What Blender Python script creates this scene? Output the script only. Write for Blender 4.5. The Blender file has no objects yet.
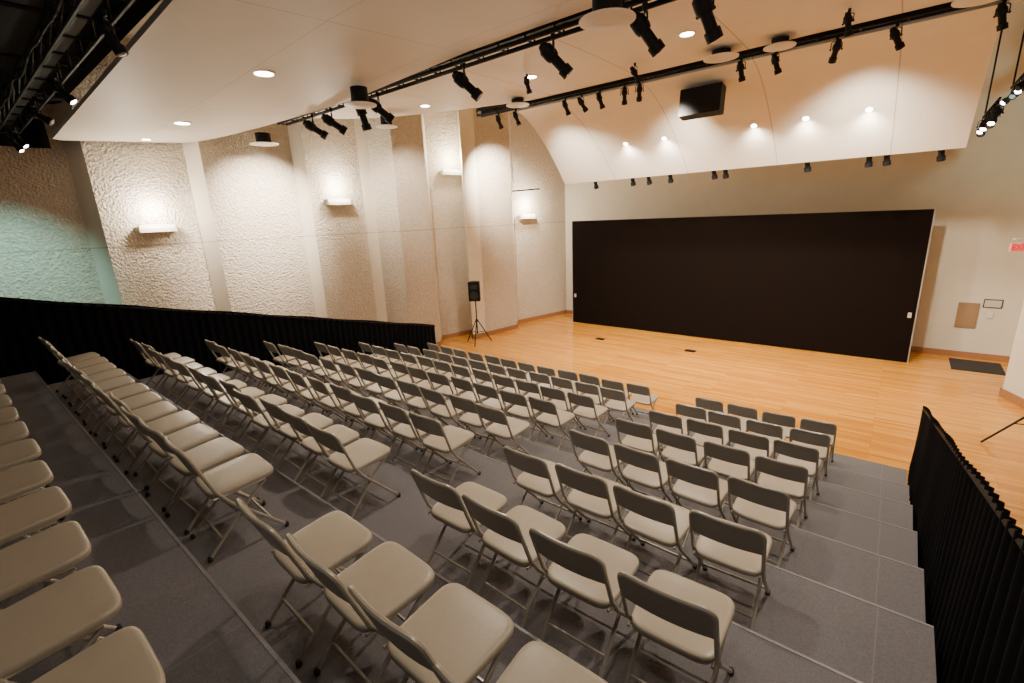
import bpy, math, random
from mathutils import Vector, Matrix
random.seed(7)
C = bpy.context.scene.collection

# ---------------------------------------------------------------- materials
def mat(name, col, rough=0.6, metal=0.0, noise=None, bump=None, spec=0.5, emit=None, estr=0.0, coat=0.0):
    m = bpy.data.materials.new(name); m.use_nodes = True
    nt = m.node_tree; b = nt.nodes['Principled BSDF']
    b.inputs['Base Color'].default_value = (*col, 1)
    b.inputs['Roughness'].default_value = rough
    b.inputs['Metallic'].default_value = metal
    b.inputs['Specular IOR Level'].default_value = spec
    if emit:
        b.inputs['Emission Color'].default_value = (*emit, 1)
        b.inputs['Emission Strength'].default_value = estr
    tc = nt.nodes.new('ShaderNodeTexCoord')
    if noise:
        sc, amt = noise
        n = nt.nodes.new('ShaderNodeTexNoise'); n.inputs['Scale'].default_value = sc; n.inputs['Detail'].default_value = 4
        nt.links.new(tc.outputs['Object'], n.inputs['Vector'])
        r = nt.nodes.new('ShaderNodeMapRange')
        r.inputs['To Min'].default_value = 1-amt; r.inputs['To Max'].default_value = 1+amt
        nt.links.new(n.outputs['Fac'], r.inputs['Value'])
        mx = nt.nodes.new('ShaderNodeVectorMath'); mx.operation = 'SCALE'
        mx.inputs[0].default_value = col
        nt.links.new(r.outputs['Result'], mx.inputs['Scale'])
        nt.links.new(mx.outputs['Vector'], b.inputs['Base Color'])
    if bump:
        sc, dist, st = bump
        n = nt.nodes.new('ShaderNodeTexNoise'); n.inputs['Scale'].default_value = sc; n.inputs['Detail'].default_value = 5
        nt.links.new(tc.outputs['Object'], n.inputs['Vector'])
        bp = nt.nodes.new('ShaderNodeBump'); bp.inputs['Strength'].default_value = st; bp.inputs['Distance'].default_value = dist
        nt.links.new(n.outputs['Fac'], bp.inputs['Height']); nt.links.new(bp.outputs['Normal'], b.inputs['Normal'])
    return m

def line_mask(nt, coord_out, axis, period, width, offset=0.0):
    """1 on thin joint lines, 0 elsewhere"""
    sep = nt.nodes.new('ShaderNodeSeparateXYZ'); nt.links.new(coord_out, sep.inputs[0])
    a = nt.nodes.new('ShaderNodeMath'); a.operation='ADD'; a.inputs[1].default_value = offset
    nt.links.new(sep.outputs[axis], a.inputs[0])
    m = nt.nodes.new('ShaderNodeMath'); m.operation='PINGPONG'; m.inputs[1].default_value = period/2
    nt.links.new(a.outputs[0], m.inputs[0])
    l = nt.nodes.new('ShaderNodeMath'); l.operation='LESS_THAN'; l.inputs[1].default_value = width/2
    nt.links.new(m.outputs[0], l.inputs[0])
    return l.outputs[0]

def seam_mat(name, col, seamcol, seams, rough=0.7, bumpn=None, noise_amt=0.05, noise_scale=3, spec=0.4):
    m = bpy.data.materials.new(name); m.use_nodes=True; nt=m.node_tree; b=nt.nodes['Principled BSDF']
    b.inputs['Roughness'].default_value=rough; b.inputs['Specular IOR Level'].default_value=spec
    tc=nt.nodes.new('ShaderNodeTexCoord')
    n=nt.nodes.new('ShaderNodeTexNoise'); n.inputs['Scale'].default_value=noise_scale; n.inputs['Detail'].default_value=5
    nt.links.new(tc.outputs['Object'], n.inputs['Vector'])
    r=nt.nodes.new('ShaderNodeMapRange'); r.inputs['From Min'].default_value=.3; r.inputs['From Max'].default_value=.7
    r.inputs['To Min'].default_value=1-noise_amt; r.inputs['To Max'].default_value=1+noise_amt
    nt.links.new(n.outputs['Fac'], r.inputs['Value'])
    sv=nt.nodes.new('ShaderNodeVectorMath'); sv.operation='SCALE'; sv.inputs[0].default_value=col
    nt.links.new(r.outputs['Result'], sv.inputs['Scale'])
    cur=sv.outputs['Vector']
    for (axis,period,width,off) in seams:
        k=line_mask(nt, tc.outputs['Object'], axis, period, width, off)
        mx=nt.nodes.new('ShaderNodeMix'); mx.data_type='RGBA'
        nt.links.new(k, mx.inputs['Factor']); nt.links.new(cur, mx.inputs['A']); mx.inputs['B'].default_value=(*seamcol,1)
        cur=mx.outputs['Result']
    nt.links.new(cur, b.inputs['Base Color'])
    if bumpn:
        kind, sc, dist, st = bumpn
        if kind=='rough':
            n1=nt.nodes.new('ShaderNodeTexVoronoi'); n1.feature='SMOOTH_F1'; n1.inputs['Scale'].default_value=sc; n1.inputs['Smoothness'].default_value=.4
            n3=nt.nodes.new('ShaderNodeTexNoise'); n3.inputs['Scale'].default_value=sc*1.2; n3.inputs['Detail'].default_value=5; n3.inputs['Roughness'].default_value=.6
            vm=nt.nodes.new('ShaderNodeVectorMath'); vm.operation='ADD'
            sc2=nt.nodes.new('ShaderNodeVectorMath'); sc2.operation='SCALE'; sc2.inputs['Scale'].default_value=.04
            nt.links.new(tc.outputs['Object'], n3.inputs['Vector'])
            nt.links.new(n3.outputs['Color'], sc2.inputs[0]); nt.links.new(sc2.outputs[0], vm.inputs[0]); nt.links.new(tc.outputs['Object'], vm.inputs[1])
            nt.links.new(vm.outputs[0], n1.inputs['Vector'])
            ad=nt.nodes.new('ShaderNodeMath'); ad.operation='ADD'
            nt.links.new(n1.outputs['Distance'], ad.inputs[0]); nt.links.new(n3.outputs['Fac'], ad.inputs[1]); h=ad.outputs[0]
        else:
            n2=nt.nodes.new('ShaderNodeTexNoise'); n2.inputs['Scale'].default_value=sc; n2.inputs['Detail'].default_value=3
            nt.links.new(tc.outputs['Object'], n2.inputs['Vector']); h=n2.outputs['Fac']
        bp=nt.nodes.new('ShaderNodeBump'); bp.inputs['Strength'].default_value=st; bp.inputs['Distance'].default_value=dist
        nt.links.new(h, bp.inputs['Height']); nt.links.new(bp.outputs['Normal'], b.inputs['Normal'])
    return m

M_seat = mat('beige_vinyl', (.40,.345,.265), .34, noise=(9,.05), bump=(60,.002,.3))
M_back = mat('taupe_painted_steel', (.32,.29,.245), .36, noise=(6,.06))
M_tube = mat('grey_beige_steel_tube', (.44,.40,.33), .30, metal=.3, noise=(12,.05))
M_rubber = mat('black_rubber', (.02,.02,.02), .8, noise=(20,.1))
M_black = mat('matte_black_metal', (.006,.006,.007), .6, noise=(10,.2), spec=.25)
M_blackfab = mat('black_velvet', (.005,.005,.007), .95, noise=(5,.3), spec=.12)
M_screen = mat('matte_black_cloth', (.007,.0045,.0035), .95, noise=(3,.1), spec=.06)
M_darkceil = mat('dark_grey_ceiling', (.010,.010,.012), .9, noise=(2,.2), spec=.2)
M_white = mat('white_enamel', (.80,.76,.70), .45, noise=(5,.03))
M_grey = mat('grey_edge', (.45,.42,.38), .5, noise=(5,.03))
M_lens = mat('glass_lens', (.12,.12,.14), .08, noise=(3,.05))
M_glow = mat('lit_lamp_glass', (1,.9,.75), .4, emit=(1,.87,.68), estr=30)
M_glow2 = mat('lit_fixture_lens', (1,.9,.85), .4, emit=(1,.85,.80), estr=20)
M_sconce = mat('sconce_glass', (1,.9,.8), .4, emit=(1,.88,.70), estr=1.6)
M_base = mat('brown_wood_baseboard', (.36,.17,.07), .5, noise=(8,.15))
M_smooth = seam_mat('smooth_plaster', (.78,.71,.58), (.50,.43,.35), [(2,3.5,.02,0)], .85, ('n',40,.004,.3), .03)
M_rough = seam_mat('rough_cast_plaster', (.68,.60,.485), (.48,.41,.32), [(2,3.5,.025,0)], .9, ('rough',21,.032,1.0), .09, 14)
M_backwall = seam_mat('painted_back_wall', (.74,.69,.57), (.5,.46,.38), [(2,50,.0001,3)], .8, ('n',30,.002,.2), .03)
M_cloud = seam_mat('cream_ceiling_panel', (.82,.77,.68), (.52,.45,.37), [(0,1.83,.016,.4)], .6, None, .02)
M_cloud1 = seam_mat('cream_ceiling_panel_plain', (.72,.665,.59), (.48,.42,.36), [(0,4.2,.012,.9),(1,1.7,.009,.15)], .55, None, .02)
M_carpet = seam_mat('grey_loop_carpet', (.168,.160,.167), (.21,.20,.205), [(0,2.44,.008,-.18)], .95, ('n',150,.003,.6), .15, 90, spec=.1)
M_trimal = mat('aluminium_edge', (.24,.23,.235), .5, metal=.3, noise=(10,.1))
M_brown = mat('brown_panel', (.34,.22,.12), .6, noise=(5,.1))
M_red = mat('red_lit_letters', (.7,.01,.01), .5, emit=(1,.01,.01), estr=.8)
M_exitface = mat('exit_face', (.75,.34,.31), .5, emit=(1,.24,.22), estr=.3)
M_paper = mat('notice_paper', (.60,.58,.5), .7, noise=(6,.05))

# wood floor
def wood():
    m=bpy.data.materials.new('maple_stage_floor'); m.use_nodes=True; nt=m.node_tree; b=nt.nodes['Principled BSDF']
    tc=nt.nodes.new('ShaderNodeTexCoord')
    br=nt.nodes.new('ShaderNodeTexBrick'); br.inputs['Scale'].default_value=1
    br.inputs['Brick Width'].default_value=1.4; br.inputs['Row Height'].default_value=.07
    br.inputs['Mortar Size'].default_value=.0014; br.offset=.37; br.offset_frequency=3
    br.inputs['Color1'].default_value=(.58,.225,.022,1); br.inputs['Color2'].default_value=(.76,.36,.055,1)
    br.inputs['Mortar'].default_value=(.30,.11,.012,1)
    nt.links.new(tc.outputs['Object'], br.inputs['Vector'])
    mp=nt.nodes.new('ShaderNodeMapping'); mp.inputs['Scale'].default_value=(.8,9,1)
    n=nt.nodes.new('ShaderNodeTexNoise'); n.inputs['Scale'].default_value=2; n.inputs['Detail'].default_value=6
    nt.links.new(tc.outputs['Object'], mp.inputs[0]); nt.links.new(mp.outputs[0], n.inputs['Vector'])
    r=nt.nodes.new('ShaderNodeMapRange'); r.inputs['To Min'].default_value=.75; r.inputs['To Max'].default_value=1.25
    nt.links.new(n.outputs['Fac'], r.inputs['Value'])
    s=nt.nodes.new('ShaderNodeVectorMath'); s.operation='SCALE'
    nt.links.new(br.outputs['Color'], s.inputs[0]); nt.links.new(r.outputs['Result'], s.inputs['Scale'])
    nt.links.new(s.outputs[0], b.inputs['Base Color'])
    b.inputs['Roughness'].default_value=.18
    return m
M_wood=wood()

# ---------------------------------------------------------------- mesh builder
class MB:
    def __init__(s): s.v=[]; s.f=[]; s.mi=[]
    def add(s, vs, fs, mi=0):
        o=len(s.v); s.v+= [tuple(p) for p in vs]
        for f in fs: s.f.append(tuple(i+o for i in f)); s.mi.append(mi)
    def box(s, x0,x1,y0,y1,z0,z1, mi=0):
        vs=[(x0,y0,z0),(x1,y0,z0),(x1,y1,z0),(x0,y1,z0),(x0,y0,z1),(x1,y0,z1),(x1,y1,z1),(x0,y1,z1)]
        s.add(vs,[(0,3,2,1),(4,5,6,7),(0,1,5,4),(1,2,6,5),(2,3,7,6),(3,0,4,7)],mi)
    def tube(s, pts, r, n=8, mi=0, caps=True):
        pts=[Vector(p) for p in pts]; N=len(pts)
        rs = r if isinstance(r,(list,tuple)) else [r]*N
        prev=None; vs=[]
        for i,p in enumerate(pts):
            if i==0: t=(pts[1]-p)
            elif i==N-1: t=(p-pts[i-1])
            else: t=(pts[i+1]-p).normalized()+(p-pts[i-1]).normalized()
            t.normalize()
            if prev is None:
                a=Vector((0,0,1)) if abs(t.z)<.9 else Vector((1,0,0))
                u=t.cross(a).normalized()
            else:
                u=(prev-t*prev.dot(t)).normalized()
            prev=u; w=t.cross(u)
            for k in range(n):
                an=2*math.pi*k/n
                vs.append(p+(u*math.cos(an)+w*math.sin(an))*rs[i])
        fs=[]
        for i in range(N-1):
            for k in range(n):
                a=i*n+k; b=i*n+(k+1)%n
                fs.append((a,b,b+n,a+n))
        if caps:
            fs.append(tuple(range(n-1,-1,-1))); fs.append(tuple((N-1)*n+k for k in range(n)))
        s.add(vs,fs,mi)
    def lathe(s, prof, axis_o, axis_d, n=20, mi=0):
        o=Vector(axis_o); d=Vector(axis_d).normalized()
        a=Vector((0,0,1)) if abs(d.z)<.9 else Vector((1,0,0))
        u=d.cross(a).normalized(); w=d.cross(u); vs=[]; N=len(prof)
        for r,t in prof:
            for k in range(n):
                an=2*math.pi*k/n
                vs.append(o+d*t+(u*math.cos(an)+w*math.sin(an))*max(r,1e-4))
        fs=[]
        for i in range(N-1):
            for k in range(n):
                x=i*n+k; y=i*n+(k+1)%n
                fs.append((x,y,y+n,x+n))
        fs.append(tuple(range(n-1,-1,-1))); fs.append(tuple((N-1)*n+k for k in range(n)))
        s.add(vs,fs,mi)
    def mesh(s, name, mats, smooth=False):
        me=bpy.data.meshes.new(name); me.from_pydata(s.v,[],s.f)
        for m in (mats if isinstance(mats,list) else [mats]): me.materials.append(m)
        for p,i in zip(me.polygons,s.mi): p.material_index=i
        if smooth:
            for p in me.polygons: p.use_smooth=True
            try: me.set_sharp_from_angle(angle=math.radians(40))
            except Exception: pass
        me.update(); return me

def obj(name, me, loc=(0,0,0), parent=None, label=None, category=None, kind=None, group=None, rot=None):
    o=bpy.data.objects.new(name, me); C.objects.link(o); o.location=loc
    if rot: o.rotation_euler=rot
    if parent: o.parent=parent
    if label: o['label']=label
    if category: o['category']=category
    if kind: o['kind']=kind
    if group: o['group']=group
    return o

def copy_tree(src, loc, rotz=None):
    n=src.copy(); C.objects.link(n); n.location=loc
    if rotz is not None: n.rotation_euler=(src.rotation_euler[0],src.rotation_euler[1],rotz)
    for ch in src.children:
        c=ch.copy(); C.objects.link(c); c.parent=n
    return n

# ---------------------------------------------------------------- camera
H=3.76
cam=bpy.data.cameras.new('camera'); cam.sensor_width=36; cam.lens=36*469/1024; cam.clip_start=.05
co=bpy.data.objects.new('camera',cam); C.objects.link(co)
R=Vector((.774,.6317,-.0427)).normalized(); F=Vector((-.6195,.7417,-.2567)).normalized()
U=R.cross(F).normalized(); R=F.cross(U).normalized()
co.matrix_world=Matrix(((R.x,U.x,-F.x,0),(R.y,U.y,-F.y,0),(R.z,U.z,-F.z,H),(0,0,0,1)))
bpy.context.scene.camera=co

# ---------------------------------------------------------------- room shell
b=MB(); b.box(-16,8,-5,17,-.2,0)
obj('floor', b.mesh('floor',M_wood), kind='structure', label='glossy honey maple plank stage floor')

pts=[((-14.3,-4.5),0),((-13.15,2.15),1),((-12.72,2.35),0),((-12.68,4.08),1),((-12.29,4.27),0),((-12.13,6.26),1),
     ((-11.76,6.39),0),((-11.73,7.9),1),((-11.65,8.2),0),((-10.9,8.42),0),((-10.68,9.34),1),((-11.22,9.9),0),
     ((-10.95,11.0),1),((-10.39,10.5),1),((-10.27,10.98),0),((-10.06,12.36),1),((-10.47,12.92),0),((-9.92,15.3),0)]
b=MB(); bb=MB()
WT=7.6
for (p,m),(q,_) in zip(pts[:-1],pts[1:]):
    b.add([(p[0],p[1],0),(q[0],q[1],0),(q[0],q[1],WT),(p[0],p[1],WT)],[(0,1,2,3)],m)
    d=Vector((q[0]-p[0],q[1]-p[1],0)).normalized(); nrm=Vector((d.y,-d.x,0))*.025
    P=Vector((p[0],p[1],0)); Q=Vector((q[0],q[1],0)); up=Vector((0,0,.14))
    bb.add([P+nrm,Q+nrm,Q+nrm+up,P+nrm+up,P+up,Q+up],[(0,1,2,3),(3,2,5,4)])
b.add([(-14.8,-4.5,0),(-14.8,15.5,0),(-14.8,15.5,WT),(-14.8,-4.5,WT)],[(0,1,2,3)],1)
obj('wall_left', b.mesh('wall_left',[M_rough,M_smooth]), kind='structure', label='faceted cream wall of rough-cast plaster panels')
obj('baseboard_left', bb.mesh('baseboard_left',M_base), kind='structure')

b=MB(); b.box(-14.8,2.9,15.3,15.6,0,WT)
obj('wall_back', b.mesh('wall_back',M_backwall), kind='structure')
b=MB(); b.box(-9.9,2.6,15.26,15.3,0,.14)
obj('baseboard_back', b.mesh('baseboard_back',M_base), kind='structure')
b=MB()
rp=[(2.62,15.3),(2.62,13.3),(1.93,12.8),(1.84,12.5),(2.45,11.1),(4.2,7.6),(5.5,3)]
for p,q in zip(rp[:-1],rp[1:]):
    b.add([(p[0],p[1],0),(q[0],q[1],0),(q[0],q[1],WT),(p[0],p[1],WT)],[(0,1,2,3)])
obj('wall_right', b.mesh('wall_right',M_backwall), kind='structure')
b=MB()
for p,q in zip(rp[2:-1],rp[3:]):
    P=Vector((p[0],p[1],0)); Q=Vector((q[0],q[1],0)); d=(Q-P).normalized(); n=Vector((d.y,-d.x,0))*.03; up=Vector((0,0,.16))
    b.add([P+n,Q+n,Q+n+up,P+n+up,P+up,Q+up],[(0,1,2,3),(3,2,5,4)])
obj('baseboard_right', b.mesh('baseboard_right',M_base), kind='structure')

b=MB(); b.box(-14.8,8,2.25,15.6,7.6,7.75)
obj('ceiling', b.mesh('ceiling',M_smooth), kind='structure')
b=MB(); b.box(-14.8,6,-4.5,2.25,6.25,6.4)
obj('ceiling_dark', b.mesh('ceiling_dark',M_darkceil), kind='structure', label='black painted soffit over the seating')
# added black sheet hiding the lit upper wall, stands in for darkness there
b=MB(); n=60; vs=[]; fs=[]
for i in range(n+1):
    y=-4.4+6.28*i/n; x=-12.62+.03*math.sin(i*1.3)
    vs+= [(x,y,5.36),(x,y,6.24)]
for i in range(n): a=2*i; fs.append((a,a+2,a+3,a+1))
b.add(vs,fs)
obj('dark_void_sheet', b.mesh('dark_void_sheet',M_blackfab,True), label='added black sheet below the soffit that keeps the upper left void dark', category='curtain')

# ---------------------------------------------------------------- suspended ceiling panels
def cloud(name, outline, zf, th, m, label, sub=24):
    ys,fx=outline
    vb=[];nx=sub; b=MB()
    for side in (0,1):
        for y in ys:
            xl,xr=fx(y)
            for i in range(nx+1):
                x=xl+(xr-xl)*i/nx
                vb.append((x,y,zf(x,y)+(th if side else 0)))
    ny=len(ys); w=nx+1; o=ny*w; fs=[]
    for j in range(ny-1):
        for i in range(nx):
            a=j*w+i
            fs.append((a,a+w,a+w+1,a+1)); fs.append((o+a,o+a+1,o+a+w+1,o+a+w))
    for i in range(nx):
        fs.append((i,i+1,o+i+1,o+i)); a=(ny-1)*w+i; fs.append((a+1,a,o+a,o+a+1))
    for j in range(ny-1):
        a=j*w; fs.append((a+w,a,o+a,o+a+w)); a=j*w+nx; fs.append((a,a+w,o+a+w,o+a))
    b.add(vb,fs)
    return obj(name,b.mesh(name,m,True),label=label,category='ceiling panel')
def lin(a,b_,n): return [a+(b_-a)*i/(n-1) for i in range(n)]
def z1(x,y): return 5.80+.06*(y-2.0)+(.039*(x+5) if x<-5 else 0)
def f1(y):
    s=max(0,(y-4.0)/1.35)
    return (-12.5+4.5*s**1.9 + (.15 if y<1.95 else 0), 4.0)
cloud('ceiling_panel',(lin(1.9,5.35,30),f1),z1,.07,M_cloud1,'large smooth cream suspended ceiling panel over the seating',40)
def f2(y):
    t=(y-5.8)/2.75
    return (-10.6+4.0*t**2.4, 1.3)
cloud('ceiling_panel',(lin(5.8,8.62,22),f2),lambda x,y:6.08+.02*math.sin((y-5.8)*1.1),.12,M_cloud,'cream suspended ceiling panel between two lighting trusses')
def z3(y):
    t=max(0,(y-8.9)/2.55)
    return 6.0-1.44*(t**1.55)
def f3(y):
    t=(y-8.9)/2.55
    return (-7.0-.42*t, .60)
cloud('ceiling_panel',(lin(8.9,11.45,26),f3),lambda x,y:z3(y),.10,M_cloud,'curved cream acoustic panel sloping down above the stage')

# ---------------------------------------------------------------- risers
PITCH=.947; RH=.237
Y1=1.66
def rowy(k): return Y1+PITCH*(k-1)
def tierz(k): return RH*(7-k)
XL,XR=-9.5,.455
for k in range(-1,8):
    y0=rowy(k)-.13; y1=rowy(k)+.817
    if k==-1: y0=-2.6
    z=max(tierz(k),.012)
    b=MB(); b.box(XL,XR,y0,y1-.004,0,z)
    o=obj('seating_riser',b.mesh('seating_riser',M_carpet),label='low grey carpeted seating riser in a stepped bank',category='riser',group='stepped seating risers')
    if k<7:
        t=MB(); t.box(XL,XR,y1-.004,y1,z-.05,z+.003); t.box(XL,XR,y1-.018,y1-.004,z,z+.003)
        obj('edge_trim',t.mesh('edge_trim',M_trimal),parent=o)

# ---------------------------------------------------------------- folding chair
hw=.205
def backpt(x,h):      # h = height on the back plane, leaning backwards, slight curve
    return (x,-.13-.135*(h-.42)/.38-.022*(1-(x/hw)**2),h)
def build_chair():
    root=bpy.data.objects.new('folding_chair',None); C.objects.link(root); root.empty_display_size=.1
    n=40
    prof=[(.0,-.020,.95),(.0,-.016,.99),(0,-.004,1.0),(0,.006,1.0),(0,.014,.985),(0,.018,.955),(0,.020,.88),(0,.021,.5),(0,.021,.2)]
    vs=[];fs=[]
    for _,dz,s in prof:
        for k in range(n):
            a=2*math.pi*k/n; ca,sa=math.cos(a),math.sin(a); e=.34
            x=.206*s*math.copysign(abs(ca)**e,ca); y=.208*s*math.copysign(abs(sa)**e,sa)
            x*= (1+.04*(y/.205))
            z=.440+dz+.014*(y/.2)
            vs.append((x,y+.03,z))
    for i in range(len(prof)-1):
        for k in range(n):
            a=i*n+k;b_=i*n+(k+1)%n; fs.append((a,b_,b_+n,a+n))
    fs.append(tuple(range(n-1,-1,-1))); fs.append(tuple((len(prof)-1)*n+k for k in range(n)))
    b=MB(); b.add(vs,fs); obj('seat',b.mesh('seat',M_seat,True),parent=root,label='padded beige vinyl seat')
    b=MB(); vs=[];fs=[]; nx=12; nz=6
    def halfw(h):
        t=(h-.585)/.215
        if t>.75: return (hw-.006)*(1-.10*((t-.75)/.25)**2)
        if t<.15: return (hw-.006)*(1-.03*((.15-t)/.15))
        return hw-.006
    for side in (0,1):
        for j in range(nz+1):
            h=.61+.175*j/nz; w=halfw(h)
            for i in range(nx+1):
                x=-w+2*w*i/nx; p=backpt(x,h)
                ed=1 if 0<i<nx and 0<j<nz else 0
                vs.append((p[0],p[1]+(.004+.010*ed if side else -.007),p[2]))
    w_=nx+1; o_=(nz+1)*w_
    for j in range(nz):
        for i in range(nx):
            a=j*w_+i; fs.append((a,a+1,a+w_+1,a+w_)); fs.append((o_+a,o_+a+w_,o_+a+w_+1,o_+a+1))
    for i in range(nx):
        fs.append((i+1,i,o_+i,o_+i+1)); a=nz*w_+i; fs.append((a,a+1,o_+a+1,o_+a))
    for j in range(nz):
        a=j*w_; fs.append((a,a+w_,o_+a+w_,o_+a)); a=j*w_+nx; fs.append((a+w_,a,o_+a,o_+a+w_))
    b.add(vs,fs); obj('backrest',b.mesh('backrest',M_back,True),parent=root,label='taupe curved backrest panel')
    rr=.055; path=[]
    path+= [backpt(-hw,h) for h in (.46,.55,.65,.745)]
    for i in range(1,6):
        a=math.pi-math.pi/2*i/5; path.append(backpt(-hw+rr+rr*math.cos(a),.745+rr*math.sin(a)))
    for x in (-.10,-.05,0,.05,.10): path.append(backpt(x,.80))
    for i in range(0,5):
        a=math.pi/2-math.pi/2*i/5; path.append(backpt(hw-rr+rr*math.cos(a),.745+rr*math.sin(a)))
    path+= [backpt(hw,h) for h in (.745,.65,.55,.46)]
    b=MB(); b.tube(path,.0125,8); obj('back_frame',b.mesh('back_frame',M_tube,True),parent=root)
    def leg(pts,r=.0115):
        b=MB(); b.tube(pts,r,8); return b
    for sx in (-1,1):
        b=leg([backpt(sx*hw,.47),(sx*hw,-.08,.36),(sx*(hw+.002),.23,.02)])
        l=obj('leg',b.mesh('leg',M_tube,True),parent=root)
        f=MB(); f.lathe([(.012,0),(.016,.003),(.016,.026),(.013,.034)],(sx*(hw+.002),.235,.0015),(0,-.1,1),10); obj('foot_cap',f.mesh('foot_cap',M_rubber,True),parent=root)
        b=leg([(sx*.180,.16,.405),(sx*.182,.02,.30),(sx*.184,-.25,.02)])
        l=obj('leg',b.mesh('leg',M_tube,True),parent=root)
        f=MB(); f.lathe([(.012,0),(.016,.003),(.016,.026),(.013,.034)],(sx*.184,-.255,.0015),(0,.1,1),10); obj('foot_cap',f.mesh('foot_cap',M_rubber,True),parent=root)
        b=MB(); b.tube([(sx*.193,-.165,.415),(sx*.193,.16,.42)],.008,6); obj('side_rail',b.mesh('side_rail',M_tube,True),parent=root)
    for (y,z,x) in ((.15,.11,.205),(-.16,.115,.182),(.12,.40,.18)):
        b=MB(); b.tube([(-x,y,z),(x,y,z)],.009,6); obj('crossbar',b.mesh('crossbar',M_tube,True),parent=root)
    root['label']='beige padded metal folding chair with taupe backrest'
    root['category']='chair'; root['group']='rows of folding chairs'
    return root
proto=build_chair()
chairs=[]
def put(x,k,dy=0,rz=0):
    z=max(tierz(k),.012)
    loc=(x,rowy(k)+.24+dy,z)
    if not chairs:
        proto.location=loc; proto.rotation_euler=(0,0,rz); chairs.append(proto)
    else: chairs.append(copy_tree(proto,loc,rz))
for k in range(0,8):
    off={0:-.14}.get(k,0)
    offl={0:-.12,1:-.06}.get(k,0)
    for j in range(4):
        put(-.605-.49*j+off+random.uniform(-.008,.008),k,random.uniform(-.02,.02)+(0.02 if k==0 else 0),random.uniform(-.045,.045))
    for j in range(12):
        put(-3.30-(.49 if k>1 else .482)*j+offl+random.uniform(-.006,.006),k,random.uniform(-.025,.025),random.uniform(-.05,.05))
for j in range(14):
    put(-1.84-.535*j,-1,-.07+random.uniform(-.01,.01),random.uniform(-.03,.03))

# ---------------------------------------------------------------- drapes
def drape(x, ya, yb, ztop, label, amp=.045, fold=.11):
    b=MB(); n=int(abs(yb-ya)/fold*12); rows=12; vs=[];fs=[]
    for j in range(rows+1):
        for i in range(n+1):
            y=ya+(yb-ya)*i/n; t=j/rows
            ph=2*math.pi*(y/fold)+.7*math.sin(y*2.3)
            a=amp*(.40+.60*(1-t))*(1+.2*math.sin(y*5.1))
            zt=ztop(y)+.008*math.sin(y*4.2)
            z=zt*t
            vs.append((x+a*math.sin(ph)+.006*math.sin(3*y+4*t),y,max(z,0.01)))
    w=n+1
    for j in range(rows):
        for i in range(n): a=j*w+i; fs.append((a,a+1,a+w+1,a+w))
    b.add(vs,fs)
    o=obj('black_drape',b.mesh('black_drape',M_blackfab,True),label=label,category='curtain')
    r=MB(); r.tube([(x,ya,ztop(ya)-.04),(x,yb,ztop(yb)-.04)],.018,8)
    obj('top_rail',r.mesh('top_rail',M_black,True),parent=o)
    return o
drape(-9.72,-2.5,8.35,lambda y:3.10-.254*y,'long pleated black drape along the outer end of the chair rows',amp=.035,fold=.14)
drape(.515,.5,8.25,lambda y:3.11-.258*y,'pleated black drape over a railing beside the risers',amp=.04,fold=.14)

# ---------------------------------------------------------------- black screen
b=MB(); b.box(-8.87,.42,14.1,14.16,.02,3.53)
sc=obj('black_screen',b.mesh('black_screen',M_screen),label='wide matte black cloth screen standing on the stage',category='screen')
for xa,xb in ((.42,.445),(-8.895,-8.87)):
    b=MB(); b.box(xa,xb,14.12,14.2,0,3.53); obj('side_trim',b.mesh('side_trim',M_grey),parent=sc)
for za,zb in ((3.45,3.52),(0,.05)):
    b=MB(); b.box(-8.87,.42,14.16,14.2,za,zb); obj('frame_bar',b.mesh('frame_bar',M_black),parent=sc)
for x in (-8.0,-4.2,-.4):
    b=MB(); b.tube([(x,14.18,3.3),(x,14.75,.03)],.025,8); b.box(x-.03,x+.03,14.2,14.8,0,.03)
    obj('brace',b.mesh('brace',M_black),parent=sc)
for x,z in ((-8.76,.98),(.32,1.15)):
    b=MB(); b.box(x-.035,x+.035,14.085,14.1,z-.06,z+.06); obj('white_tag',b.mesh('white_tag',M_grey),parent=sc,label='small white tag')

# ---------------------------------------------------------------- speaker on tripod
def tripod(name,label,cat,x,y,h,leg,spk,rz=0):
    root=obj(name,None,(x,y,0),label=label,category=cat,rot=(0,0,rz))
    b=MB(); b.tube([(0,0,.32),(0,0,h)],.018,10); b.lathe([(.03,0),(.035,.01),(.035,.09),(.03,.1)],(0,0,.68),(0,0,1),12)
    obj('pole',b.mesh('pole',M_black,True),parent=root)
    for i in range(3):
        a=2*math.pi*i/3+.5; c,s=math.cos(a),math.sin(a)
        b=MB(); b.tube([(.03*c,.03*s,.74),(leg*c,leg*s,.015)],.015,8); b.tube([(.02*c,.02*s,.36),(leg*.52*c,leg*.52*s,.37)],.009,6)
        obj('leg',b.mesh('leg',M_black,True),parent=root)
    if spk:
        b=MB()
        w0,w1,d,z0,z1_=.17,.135,.15,h-.05,h+.53
        vs=[(-w0,-d,z0),(w0,-d,z0),(w1,d,z0),(-w1,d,z0),(-w0,-d,z1_),(w0,-d,z1_),(w1,d,z1_),(-w1,d,z1_)]
        b.add(vs,[(0,3,2,1),(4,5,6,7),(0,1,5,4),(1,2,6,5),(2,3,7,6),(3,0,4,7)])
        obj('speaker_cabinet',b.mesh('speaker_cabinet',M_black),parent=root)
        b=MB(); b.lathe([(.125,0),(.13,.01),(.10,.012),(.05,-.0),(.0,.005)],(0,-d-.002,z0+.18),(0,-1,0),24); obj('woofer',b.mesh('woofer',M_rubber,True),parent=root)
        b=MB(); b.box(-.10,.10,-d-.012,-d,z0+.36,z0+.50); obj('horn',b.mesh('horn',M_rubber),parent=root)
    return root
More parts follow.
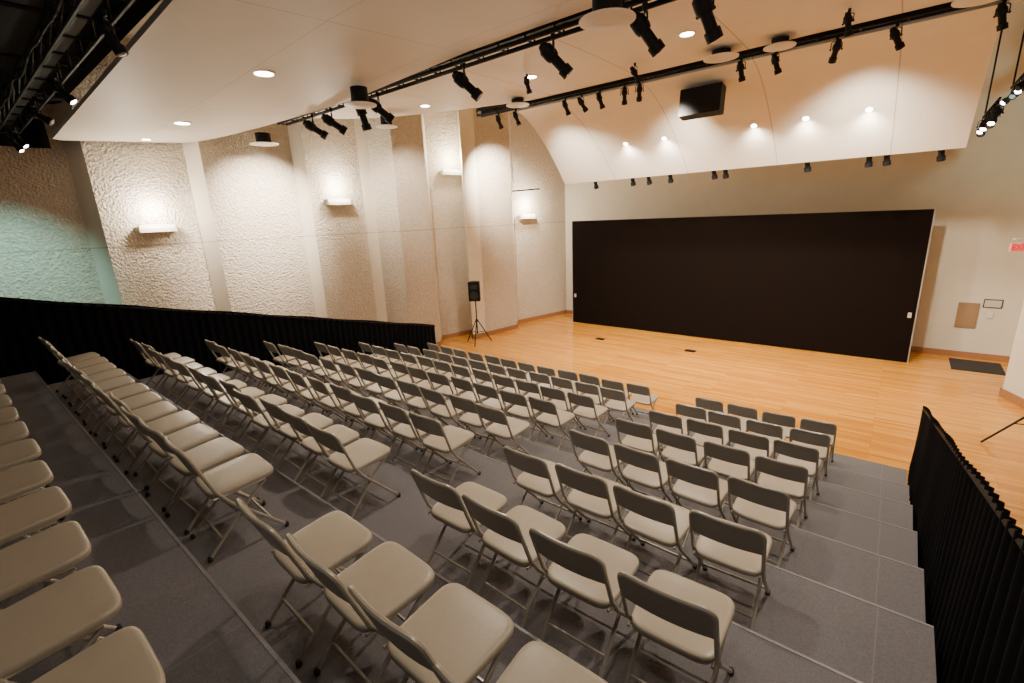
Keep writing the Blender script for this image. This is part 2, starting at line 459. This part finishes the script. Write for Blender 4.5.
tripod('tripod_speaker','black loudspeaker on a tripod stand by the plaster wall','speaker',-9.85,10.15,1.40,.45,True,.55)
tripod('tripod_stand','black tripod stand on the wood floor','stand',2.02,10.05,1.5,.72,False,3.0)

for x,y in ((-4.15,12.56),(-6.87,12.47)):
    b=MB(); b.box(x-.14,x+.14,y-.09,y+.09,0,.012); b.box(x-.12,x+.12,y-.07,y+.07,.012,.02)
    obj('floor_box',b.mesh('floor_box',M_black),label='small black floor outlet box set in the stage',category='outlet')
b=MB(); b.box(1.20,2.08,14.05,15.02,0,.014); b.box(1.25,2.03,14.1,14.97,.014,.018)
obj('door_mat',b.mesh('door_mat',M_rubber),label='black rectangular mat by the exit',category='mat')
b=MB(); b.box(1.20,1.57,15.27,15.3,.73,1.33); b.box(1.235,1.535,15.26,15.27,.765,1.295)
obj('wall_panel',b.mesh('wall_panel',M_brown),label='brown rectangular access panel on the back wall',category='wall panel')
b=MB(); b.box(1.62,1.94,15.28,15.3,1.24,1.44)
o=obj('notice_frame',b.mesh('notice_frame',M_rubber),label='small dark framed notice on the back wall',category='sign')
b=MB(); b.box(1.64,1.92,15.272,15.28,1.26,1.42)
obj('paper',b.mesh('paper',M_paper),parent=o)
b=MB(); b.box(1.72,1.82,15.27,15.3,1.0,1.12)
obj('switch_plate',b.mesh('switch_plate',M_white),label='white switch plate on the back wall',category='switch')

# exit sign
root=obj('exit_sign',None,(1.72,13.2,2.78),label='red lit EXIT sign projecting near the stage door',category='sign',rot=(0,0,.55))
b=MB(); b.box(-.155,.155,-.02,.02,-.08,.08); obj('sign_body',b.mesh('sign_body',M_exitface),parent=root)
b=MB(); b.box(-.02,.02,-.02,.02,.08,.16); b.box(-.12,.12,-.035,.035,.15,.17); b.tube([(0,0,.16),(.6,-.15,.16)],.015,6); obj('bracket',b.mesh('bracket',M_white),parent=root)
fc=bpy.data.curves.new('lettering','FONT'); fc.body='EXIT'; fc.size=.15; fc.extrude=.003; fc.offset=.004; fc.align_x='CENTER'; fc.align_y='CENTER'
to=bpy.data.objects.new('tmp',fc); C.objects.link(to); bpy.context.view_layer.update()
me=bpy.data.meshes.new_from_object(to.evaluated_get(bpy.context.evaluated_depsgraph_get())); bpy.data.objects.remove(to)
me.materials.clear(); me.materials.append(M_red)
obj('lettering',me,(0,-.025,0),parent=root,rot=(math.pi/2,0,0))

# ---------------------------------------------------------------- trusses
def truss(xa,xb,y,z,w=.26,h=.26,label='',step=.45,top=7.58,r=.02,race=True,diag=False):
    b=MB()
    for dy in (-w/2,w/2):
        for dz in (-h/2,h/2):
            b.tube([(xa,y+dy,z+dz),(xb,y+dy,z+dz)],r,6)
    n=int((xb-xa)/step); 
    for i in range(n+1):
        x=xa+(xb-xa)*i/n
        b.tube([(x,y-w/2,z-h/2),(x,y+w/2,z-h/2)],.014,5); b.tube([(x,y-w/2,z-h/2),(x,y-w/2,z+h/2)],.014,5)
        b.tube([(x,y+w/2,z-h/2),(x,y+w/2,z+h/2)],.014,5)
        if i<n and diag:
            x2=xa+(xb-xa)*(i+1)/n
            b.tube([(x,y-w/2,z-h/2),(x2,y-w/2,z+h/2)],.012,5)
    o=obj('lighting_truss',b.mesh('lighting_truss',M_black,True),label=label,category='truss')
    if race:
        s=MB(); s.box(xa+.1,xb-.1,y-.045,y+.045,z-.03,z+.07); obj('cable_raceway',s.mesh('cable_raceway',M_black),parent=o)
        s=MB(); pp=[]; m=int((xb-xa)/.18)
        for i in range(m+1):
            x=xa+(xb-xa)*i/m; pp.append((x,y-w/2-.03,z+.05-.06*abs(math.sin(x*1.7))-.02*math.sin(x*5)))
        s.tube(pp,.015,6); obj('cable',s.mesh('cable',M_black,True),parent=o)
    for t in (.15,.5,.85):
        x=xa+(xb-xa)*t; s=MB(); s.tube([(x,y,z+h/2),(x,y,top)],.012,6); obj('hanger_rod',s.mesh('hanger_rod',M_black),parent=o)
    return o
truss(-11.0,3.2,5.58,6.07,.20,.22,'black steel lighting truss across the seating',r=.03,step=.45)
truss(-8.0,1.2,8.76,6.11,.15,.13,'slim black steel lighting truss near the stage',step=.5,r=.024)
truss(-12.4,-2.0,1.34,5.68,.26,.24,'black steel lighting truss under the dark soffit',step=.6,top=6.24,r=.02,diag=True)
truss(-12.4,-2.0,.10,5.68,.26,.24,'black steel lighting truss under the dark soffit',step=.6,top=6.24,r=.02,diag=True)
def pipe(a,b_,label,r=.025):
    m=MB(); m.tube([a,b_],r,8); return obj('lighting_pipe',m.mesh('lighting_pipe',M_black,True),label=label,category='pipe')
for x in (-12.1,-10.3,-8.5,-6.7):
    pipe((x,-1.2,5.86),(x,1.8,5.86),'black steel lighting pipe under the dark soffit',.022)
pipe((-6.9,11.62,4.82),(.5,11.62,4.82),'black lighting pipe behind the curved ceiling panel',.02)
pipe((.85,10.9,5.20),(.85,13.2,5.20),'black lighting pipe over the side of the stage',.018)
pipe((.85,12.9,5.225),(.85,12.9,7.55),'black vertical lighting pipe over the side of the stage',.014)
pipe((1.15,10.9,5.65),(1.15,13.2,5.65),'black lighting pipe over the side of the stage',.018)
pipe((1.15,13.0,5.675),(1.15,13.0,7.55),'black vertical lighting pipe over the side of the stage',.014)
pipe((-10.35,12.7,4.58),(-9.2,12.7,4.58),'short black pipe arm on the plaster wall')

# ---------------------------------------------------------------- spotlights
def spotlight(tilt, L=.56, lit=False, s=1.0):
    root=bpy.data.objects.new('stage_spotlight',None); C.objects.link(root)
    cz=-.27*s; d=Vector((0,math.cos(tilt),-math.sin(tilt)))
    c=Vector((0,0,cz))
    o=c-d*(L*.42*s)
    b=MB(); b.lathe([(.0,0),(.05*s,.0),(.062*s,.015),(.075*s,.05),(.098*s,.07),(.10*s,.20*s),(.085*s,.25*s)],o,d,16)
    obj('lamp_housing',b.mesh('lamp_housing',M_black,True),parent=root)
    b=MB(); b.lathe([(.068*s,.24*s),(.068*s,(L-.14)*s),(.092*s,(L-.13)*s),(.092*s,(L-.02)*s),(.075*s,(L-.02)*s),(.07*s,(L-.05)*s)],o,d,16)
    obj('lens_barrel',b.mesh('lens_barrel',M_black,True),parent=root)
    b=MB(); b.lathe([(.072*s,(L-.035)*s),(.06*s,(L-.018)*s),(.0,(L-.012)*s)],o,d,16)
    obj('lens',b.mesh('lens',M_glow2 if lit else M_lens,True),parent=root)
    b=MB(); w=.125*s
    b.tube([(-w,0,cz),(-w,0,cz*.45),(-w*.7,0,cz*.32),(w*.7,0,cz*.32),(w,0,cz*.45),(w,0,cz)],.012*s,6)
    b.lathe([(.022*s,0),(.022*s,.03*s)],(-w-.02*s,0,cz),(1,0,0),10); b.lathe([(.022*s,0),(.022*s,.03*s)],(w-.01*s,0,cz),(1,0,0),10)
    obj('yoke',b.mesh('yoke',M_black,True),parent=root)
    b=MB(); b.box(-.025*s,.025*s,-.03*s,.03*s,-.05*s,.02); b.tube([(0,0,cz*.32),(0,0,-.03*s)],.012*s,6)
    obj('clamp',b.mesh('clamp',M_black,True),parent=root)
    root['category']='stage light'; root['label']='black stage spotlight hanging from a lighting truss'
    root['group']='stage spotlights'
    return root
protos={}
def put_spot(x,y,z,rz,tilt,s=1.0,lit=False,L=.56):
    key=(round(tilt,2),s,lit,L)
    if key not in protos:
        p=spotlight(tilt,L,lit,s); protos[key]=p; p.location=(x,y,z); p.rotation_euler=(0,0,rz); o=p
    else: o=copy_tree(protos[key],(x,y,z),rz)
    if lit: o['label']='black stage spotlight with its lamp switched on'
    return o
for x,t,rz in [(-9.55,.6,-.6),(-8.85,.6,-.5),(-7.35,.7,-.5),(-7.85,1.3,0),(-5.25,.75,-.9),(-3.7,.8,-.9),(-2.5,.9,-.9),(-1.85,1.05,-.6),(.2,.9,0)]:
    put_spot(x,5.48,5.905,rz,t,.90)
for x,t in [(-5.62,1.2),(-5.25,.9),(-4.85,1.2),(-4.34,1.2),(-4.05,.9),(-2.35,1.2),(-1.86,1.2),(-1.10,.9),(-.44,.9),(.55,1.2),(-6.9,1.2),(-7.4,1.2)]:
    put_spot(x,8.74,5.995,random.uniform(-1.2,.5),t,.55)
for x,y,t in [(-5.3,7.05,1.3),(-3.75,7.9,.9),(-.9,7.9,1.3)]:
    put_spot(x,y,6.06,-.5,t,.5)
for x in (-6.58,-5.52,-5.1,-4.55,-3.55,-3.3,-1.73,-.72,-.46,.295):
    put_spot(x,11.62,4.775,random.uniform(-.3,.3),1.2,.68)
for x,y,t,lit in [(-12.2,1.34,.9,True),(-11.6,1.34,.9,True),(-9.3,1.34,.6,False),(-7.6,1.34,.9,True),(-5.3,1.34,1.2,False),(-9.6,.1,1.2,False)]:
    put_spot(x,y,5.515,random.uniform(-.9,-.3),t,.55,lit)
for y,lit in ((11.05,True),(11.4,False),(11.8,True),(12.3,True),(12.8,False)):
    put_spot(.85,y,5.16,2.6+random.uniform(-.4,.4),.9,.62,lit)
for y,lit in ((11.1,False),(11.5,True),(12.0,False),(12.6,True)):
    put_spot(1.15,y,5.61,2.4+random.uniform(-.4,.4),.7,.62,lit)

# projector box tucked under the curved panel
b=MB(); b.box(-.36,.36,-.13,.13,-.46,.0)
root=obj('projector',None,(-3.14,9.40,5.83),label='black box projector hanging below the ceiling',category='projector',rot=(-.15,0,0))
obj('projector_body',b.mesh('projector_body',M_black),parent=root)
b=MB(); b.lathe([(.08,0),(.08,.05),(.06,.05),(.05,.03)],(.12,.13,-.22),(0,1,0),18); obj('lens',b.mesh('lens',M_lens,True),parent=root)
for dx in (-.2,.2):
    b=MB(); b.tube([(dx,0,.0),(dx,0,.05)],.015,6); obj('mount',b.mesh('mount',M_black),parent=root)

# ---------------------------------------------------------------- round diffusers
def diffuser():
    root=bpy.data.objects.new('ceiling_diffuser',None); C.objects.link(root)
    b=MB(); b.lathe([(.17,.0),(.18,.01),(.18,1),(.15,1.02)],(0,0,0),(0,0,1),28)
    d=obj('drum',b.mesh('drum',M_black,True),(0,0,.02),parent=root)
    b=MB()
    for r0,r1,z in ((.34,.27,0),(.258,.20,-.010),(.188,.13,-.018),(.118,.0,-.024)):
        b.lathe([(r1,z-.008),(r0,z),(r0,z+.012),(r1,z+.012)],(0,0,0),(0,0,1),32)
    obj('diffuser_ring',b.mesh('diffuser_ring',M_white,True),parent=root)
    b=MB(); b.lathe([(.262,0),(.262,.006)],(0,0,.012),(0,0,1),24); obj('hub',b.mesh('hub',M_rubber),parent=root)
    root['label']='round white slotted air diffuser on a black drum'; root['category']='air diffuser'; root['group']='round ceiling air diffusers'
    return root
dp=None
for x,y,z,s,dh in ((-2.63,4.88,5.64,.84,.28),(-7.01,4.88,5.58,.74,.24),(-11.1,5.15,5.52,.85,.20),(-2.53,8.30,5.96,.74,.09),(-1.76,8.42,5.96,.62,.09),(-6.5,8.3,5.96,.7,.09),(.35,8.3,5.96,.85,.09),(-9.3,7.1,5.82,.7,.2)):
    if dp is None: dp=diffuser(); o=dp; dp.location=(x,y,z)
    else: o=copy_tree(dp,(x,y,z))
    o.scale=(s,s,1)
    for c in o.children:
        if c.name.startswith('drum'): c.scale=(1,1,dh)

# ---------------------------------------------------------------- lights
K=.80
def light(kind,loc,e,col=(1,.82,.62),rad=.08,aim=None,cone=None,blend=.6,name='lamp_or_fill_light'):
    l=bpy.data.lights.new(name,kind); l.energy=e*K; l.color=col
    l.shadow_soft_size=rad
    if kind=='SPOT': l.spot_size=cone; l.spot_blend=blend
    o=bpy.data.objects.new(name,l); C.objects.link(o); o.location=loc
    if aim is not None:
        d=Vector(aim)-Vector(loc); o.rotation_euler=d.to_track_quat('-Z','Y').to_euler()
    return o
def zc(x,y):
    if y<5.4: return z1(x,y)
    if y<8.7: return 6.08+.02*math.sin((y-5.8)*1.1)
    return z3(y)
WARM=(1,.87,.71)
dl=None
def down(x,y,e,r=.11,aimy=0,cone=150):
    global dl
    z=zc(x,y); tilt=0
    if y>9: tilt=math.atan((z3(y+.05)-z3(y-.05))/.1)
    if dl is None:
        root=bpy.data.objects.new('recessed_downlight',None); C.objects.link(root)
        b=MB(); b.lathe([(.085,-.004),(.125,-.006),(.128,.0),(.085,.004)],(0,0,0),(0,0,1),28); obj('trim_ring',b.mesh('trim_ring',M_white,True),parent=root)
        b=MB(); b.lathe([(.10,-.008),(.06,-.010),(.0,-.010)],(0,0,0),(0,0,1),24); obj('lamp_lens',b.mesh('lamp_lens',M_glow,True),parent=root)
        root['label']='round recessed downlight switched on in a cream ceiling panel'; root['category']='ceiling light'; root['group']='recessed ceiling downlights'
        dl=root; o=root; o.location=(x,y,z-.002)
    else: o=copy_tree(dl,(x,y,z-.002),0)
    s=r/.11; o.scale=(s,s,s); o.rotation_euler=(tilt,0,0)
    if e>0: light('SPOT',(x,y,z-.06),e,WARM,.09,(x,y+aimy,0),math.radians(cone),.9)
down(-10.5,3.45,120,.13,.3,105); down(-7.1,3.45,230,.13,.5,115)
for x in (-3.3,.2): down(x,3.45,340,.13,.5,125)
down(-12.2,3.3,15,.08)
down(-8.2,7.3,240,.10,0,115)
for x in (-5.4,-2.7,.2): down(x,7.3,420,.10)
for x in (-5.2,-4.3,-2.53,-1.67,-.75): down(x,10.57,420,.055,1.4)

sp=None
def sconce(x,y,z,rz,e,s=1):
    global sp
    if sp is None:
        root=bpy.data.objects.new('wall_sconce',None); C.objects.link(root)
        b=MB(); b.box(0,.10,-.36,.36,-.13,-.09); b.box(0,.03,-.38,.38,-.13,.03); b.box(.0,.12,-.38,-.36,-.13,.02); b.box(.0,.12,.36,.38,-.13,.02); b.box(.1,.125,-.38,.38,-.13,-.05)
        obj('sconce_body',b.mesh('sconce_body',M_white),parent=root)
        b=MB(); b.box(.03,.11,-.355,.355,-.085,.0); obj('glass_shade',b.mesh('glass_shade',M_sconce),parent=root)
        root['label']='long rectangular lit wall sconce on rough plaster'; root['category']='wall light'; root['group']='wall sconces'
        sp=root; o=root; o.location=(x,y,z); o.rotation_euler=(0,0,rz)
    else: o=copy_tree(sp,(x,y,z),rz)
    o.scale=(1,s,1)
    light('POINT',(x+.30*math.cos(rz),y+.30*math.sin(rz),z+.32),e,(1,.88,.71),.07)
sconce(-12.66,3.25,3.90,-.02,190,.88)
sconce(-11.72,7.1,4.39,-.02,170,.85)
sconce(-11.0,10.6,5.2,-.24,140,.85)
sconce(-10.30,13.4,3.80,-.23,180,.85)

light('SPOT',(-10.2,5.4,5.55),3000,WARM,.06,(-12.2,5.4,4.0),math.radians(76),1)
light('SPOT',(-8.9,10.6,5.75),2300,WARM,.06,(-10.2,11.6,4.8),math.radians(78),1)
light('SPOT',(-9.2,7.6,5.75),650,WARM,.06,(-10.8,8.9,4.4),math.radians(70),1)
light('SPOT',(-10.8,.4,5.1),800,(.38,.86,.80),.06,(-13.6,.9,2.3),math.radians(66),1)
light('SPOT',(1.0,11.2,5.0),180,(.60,.95,.86),.06,(2.0,15.0,5.6),math.radians(85),1)
# stage wash
for x in (-6.5,-3.6,-.8):
    light('SPOT',(x,8.9,5.5),1350,(1,.88,.71),.15,(x+(.6 if x<-6 else 0),14.4,.8),math.radians(104),.9)
light('POINT',(-1.0,.8,5.2),85,(1,.87,.72),.3)  # added soft fill over the seating, no fixture at this spot
light('POINT',(1.4,1.6,5.2),80,(1,.87,.72),.3)  # second added fill, right of the seating, belongs to no lamp

w=bpy.data.worlds.new('world'); bpy.context.scene.world=w; w.use_nodes=True
w.node_tree.nodes['Background'].inputs[0].default_value=(1,.90,.84,1)
w.node_tree.nodes['Background'].inputs[1].default_value=.10
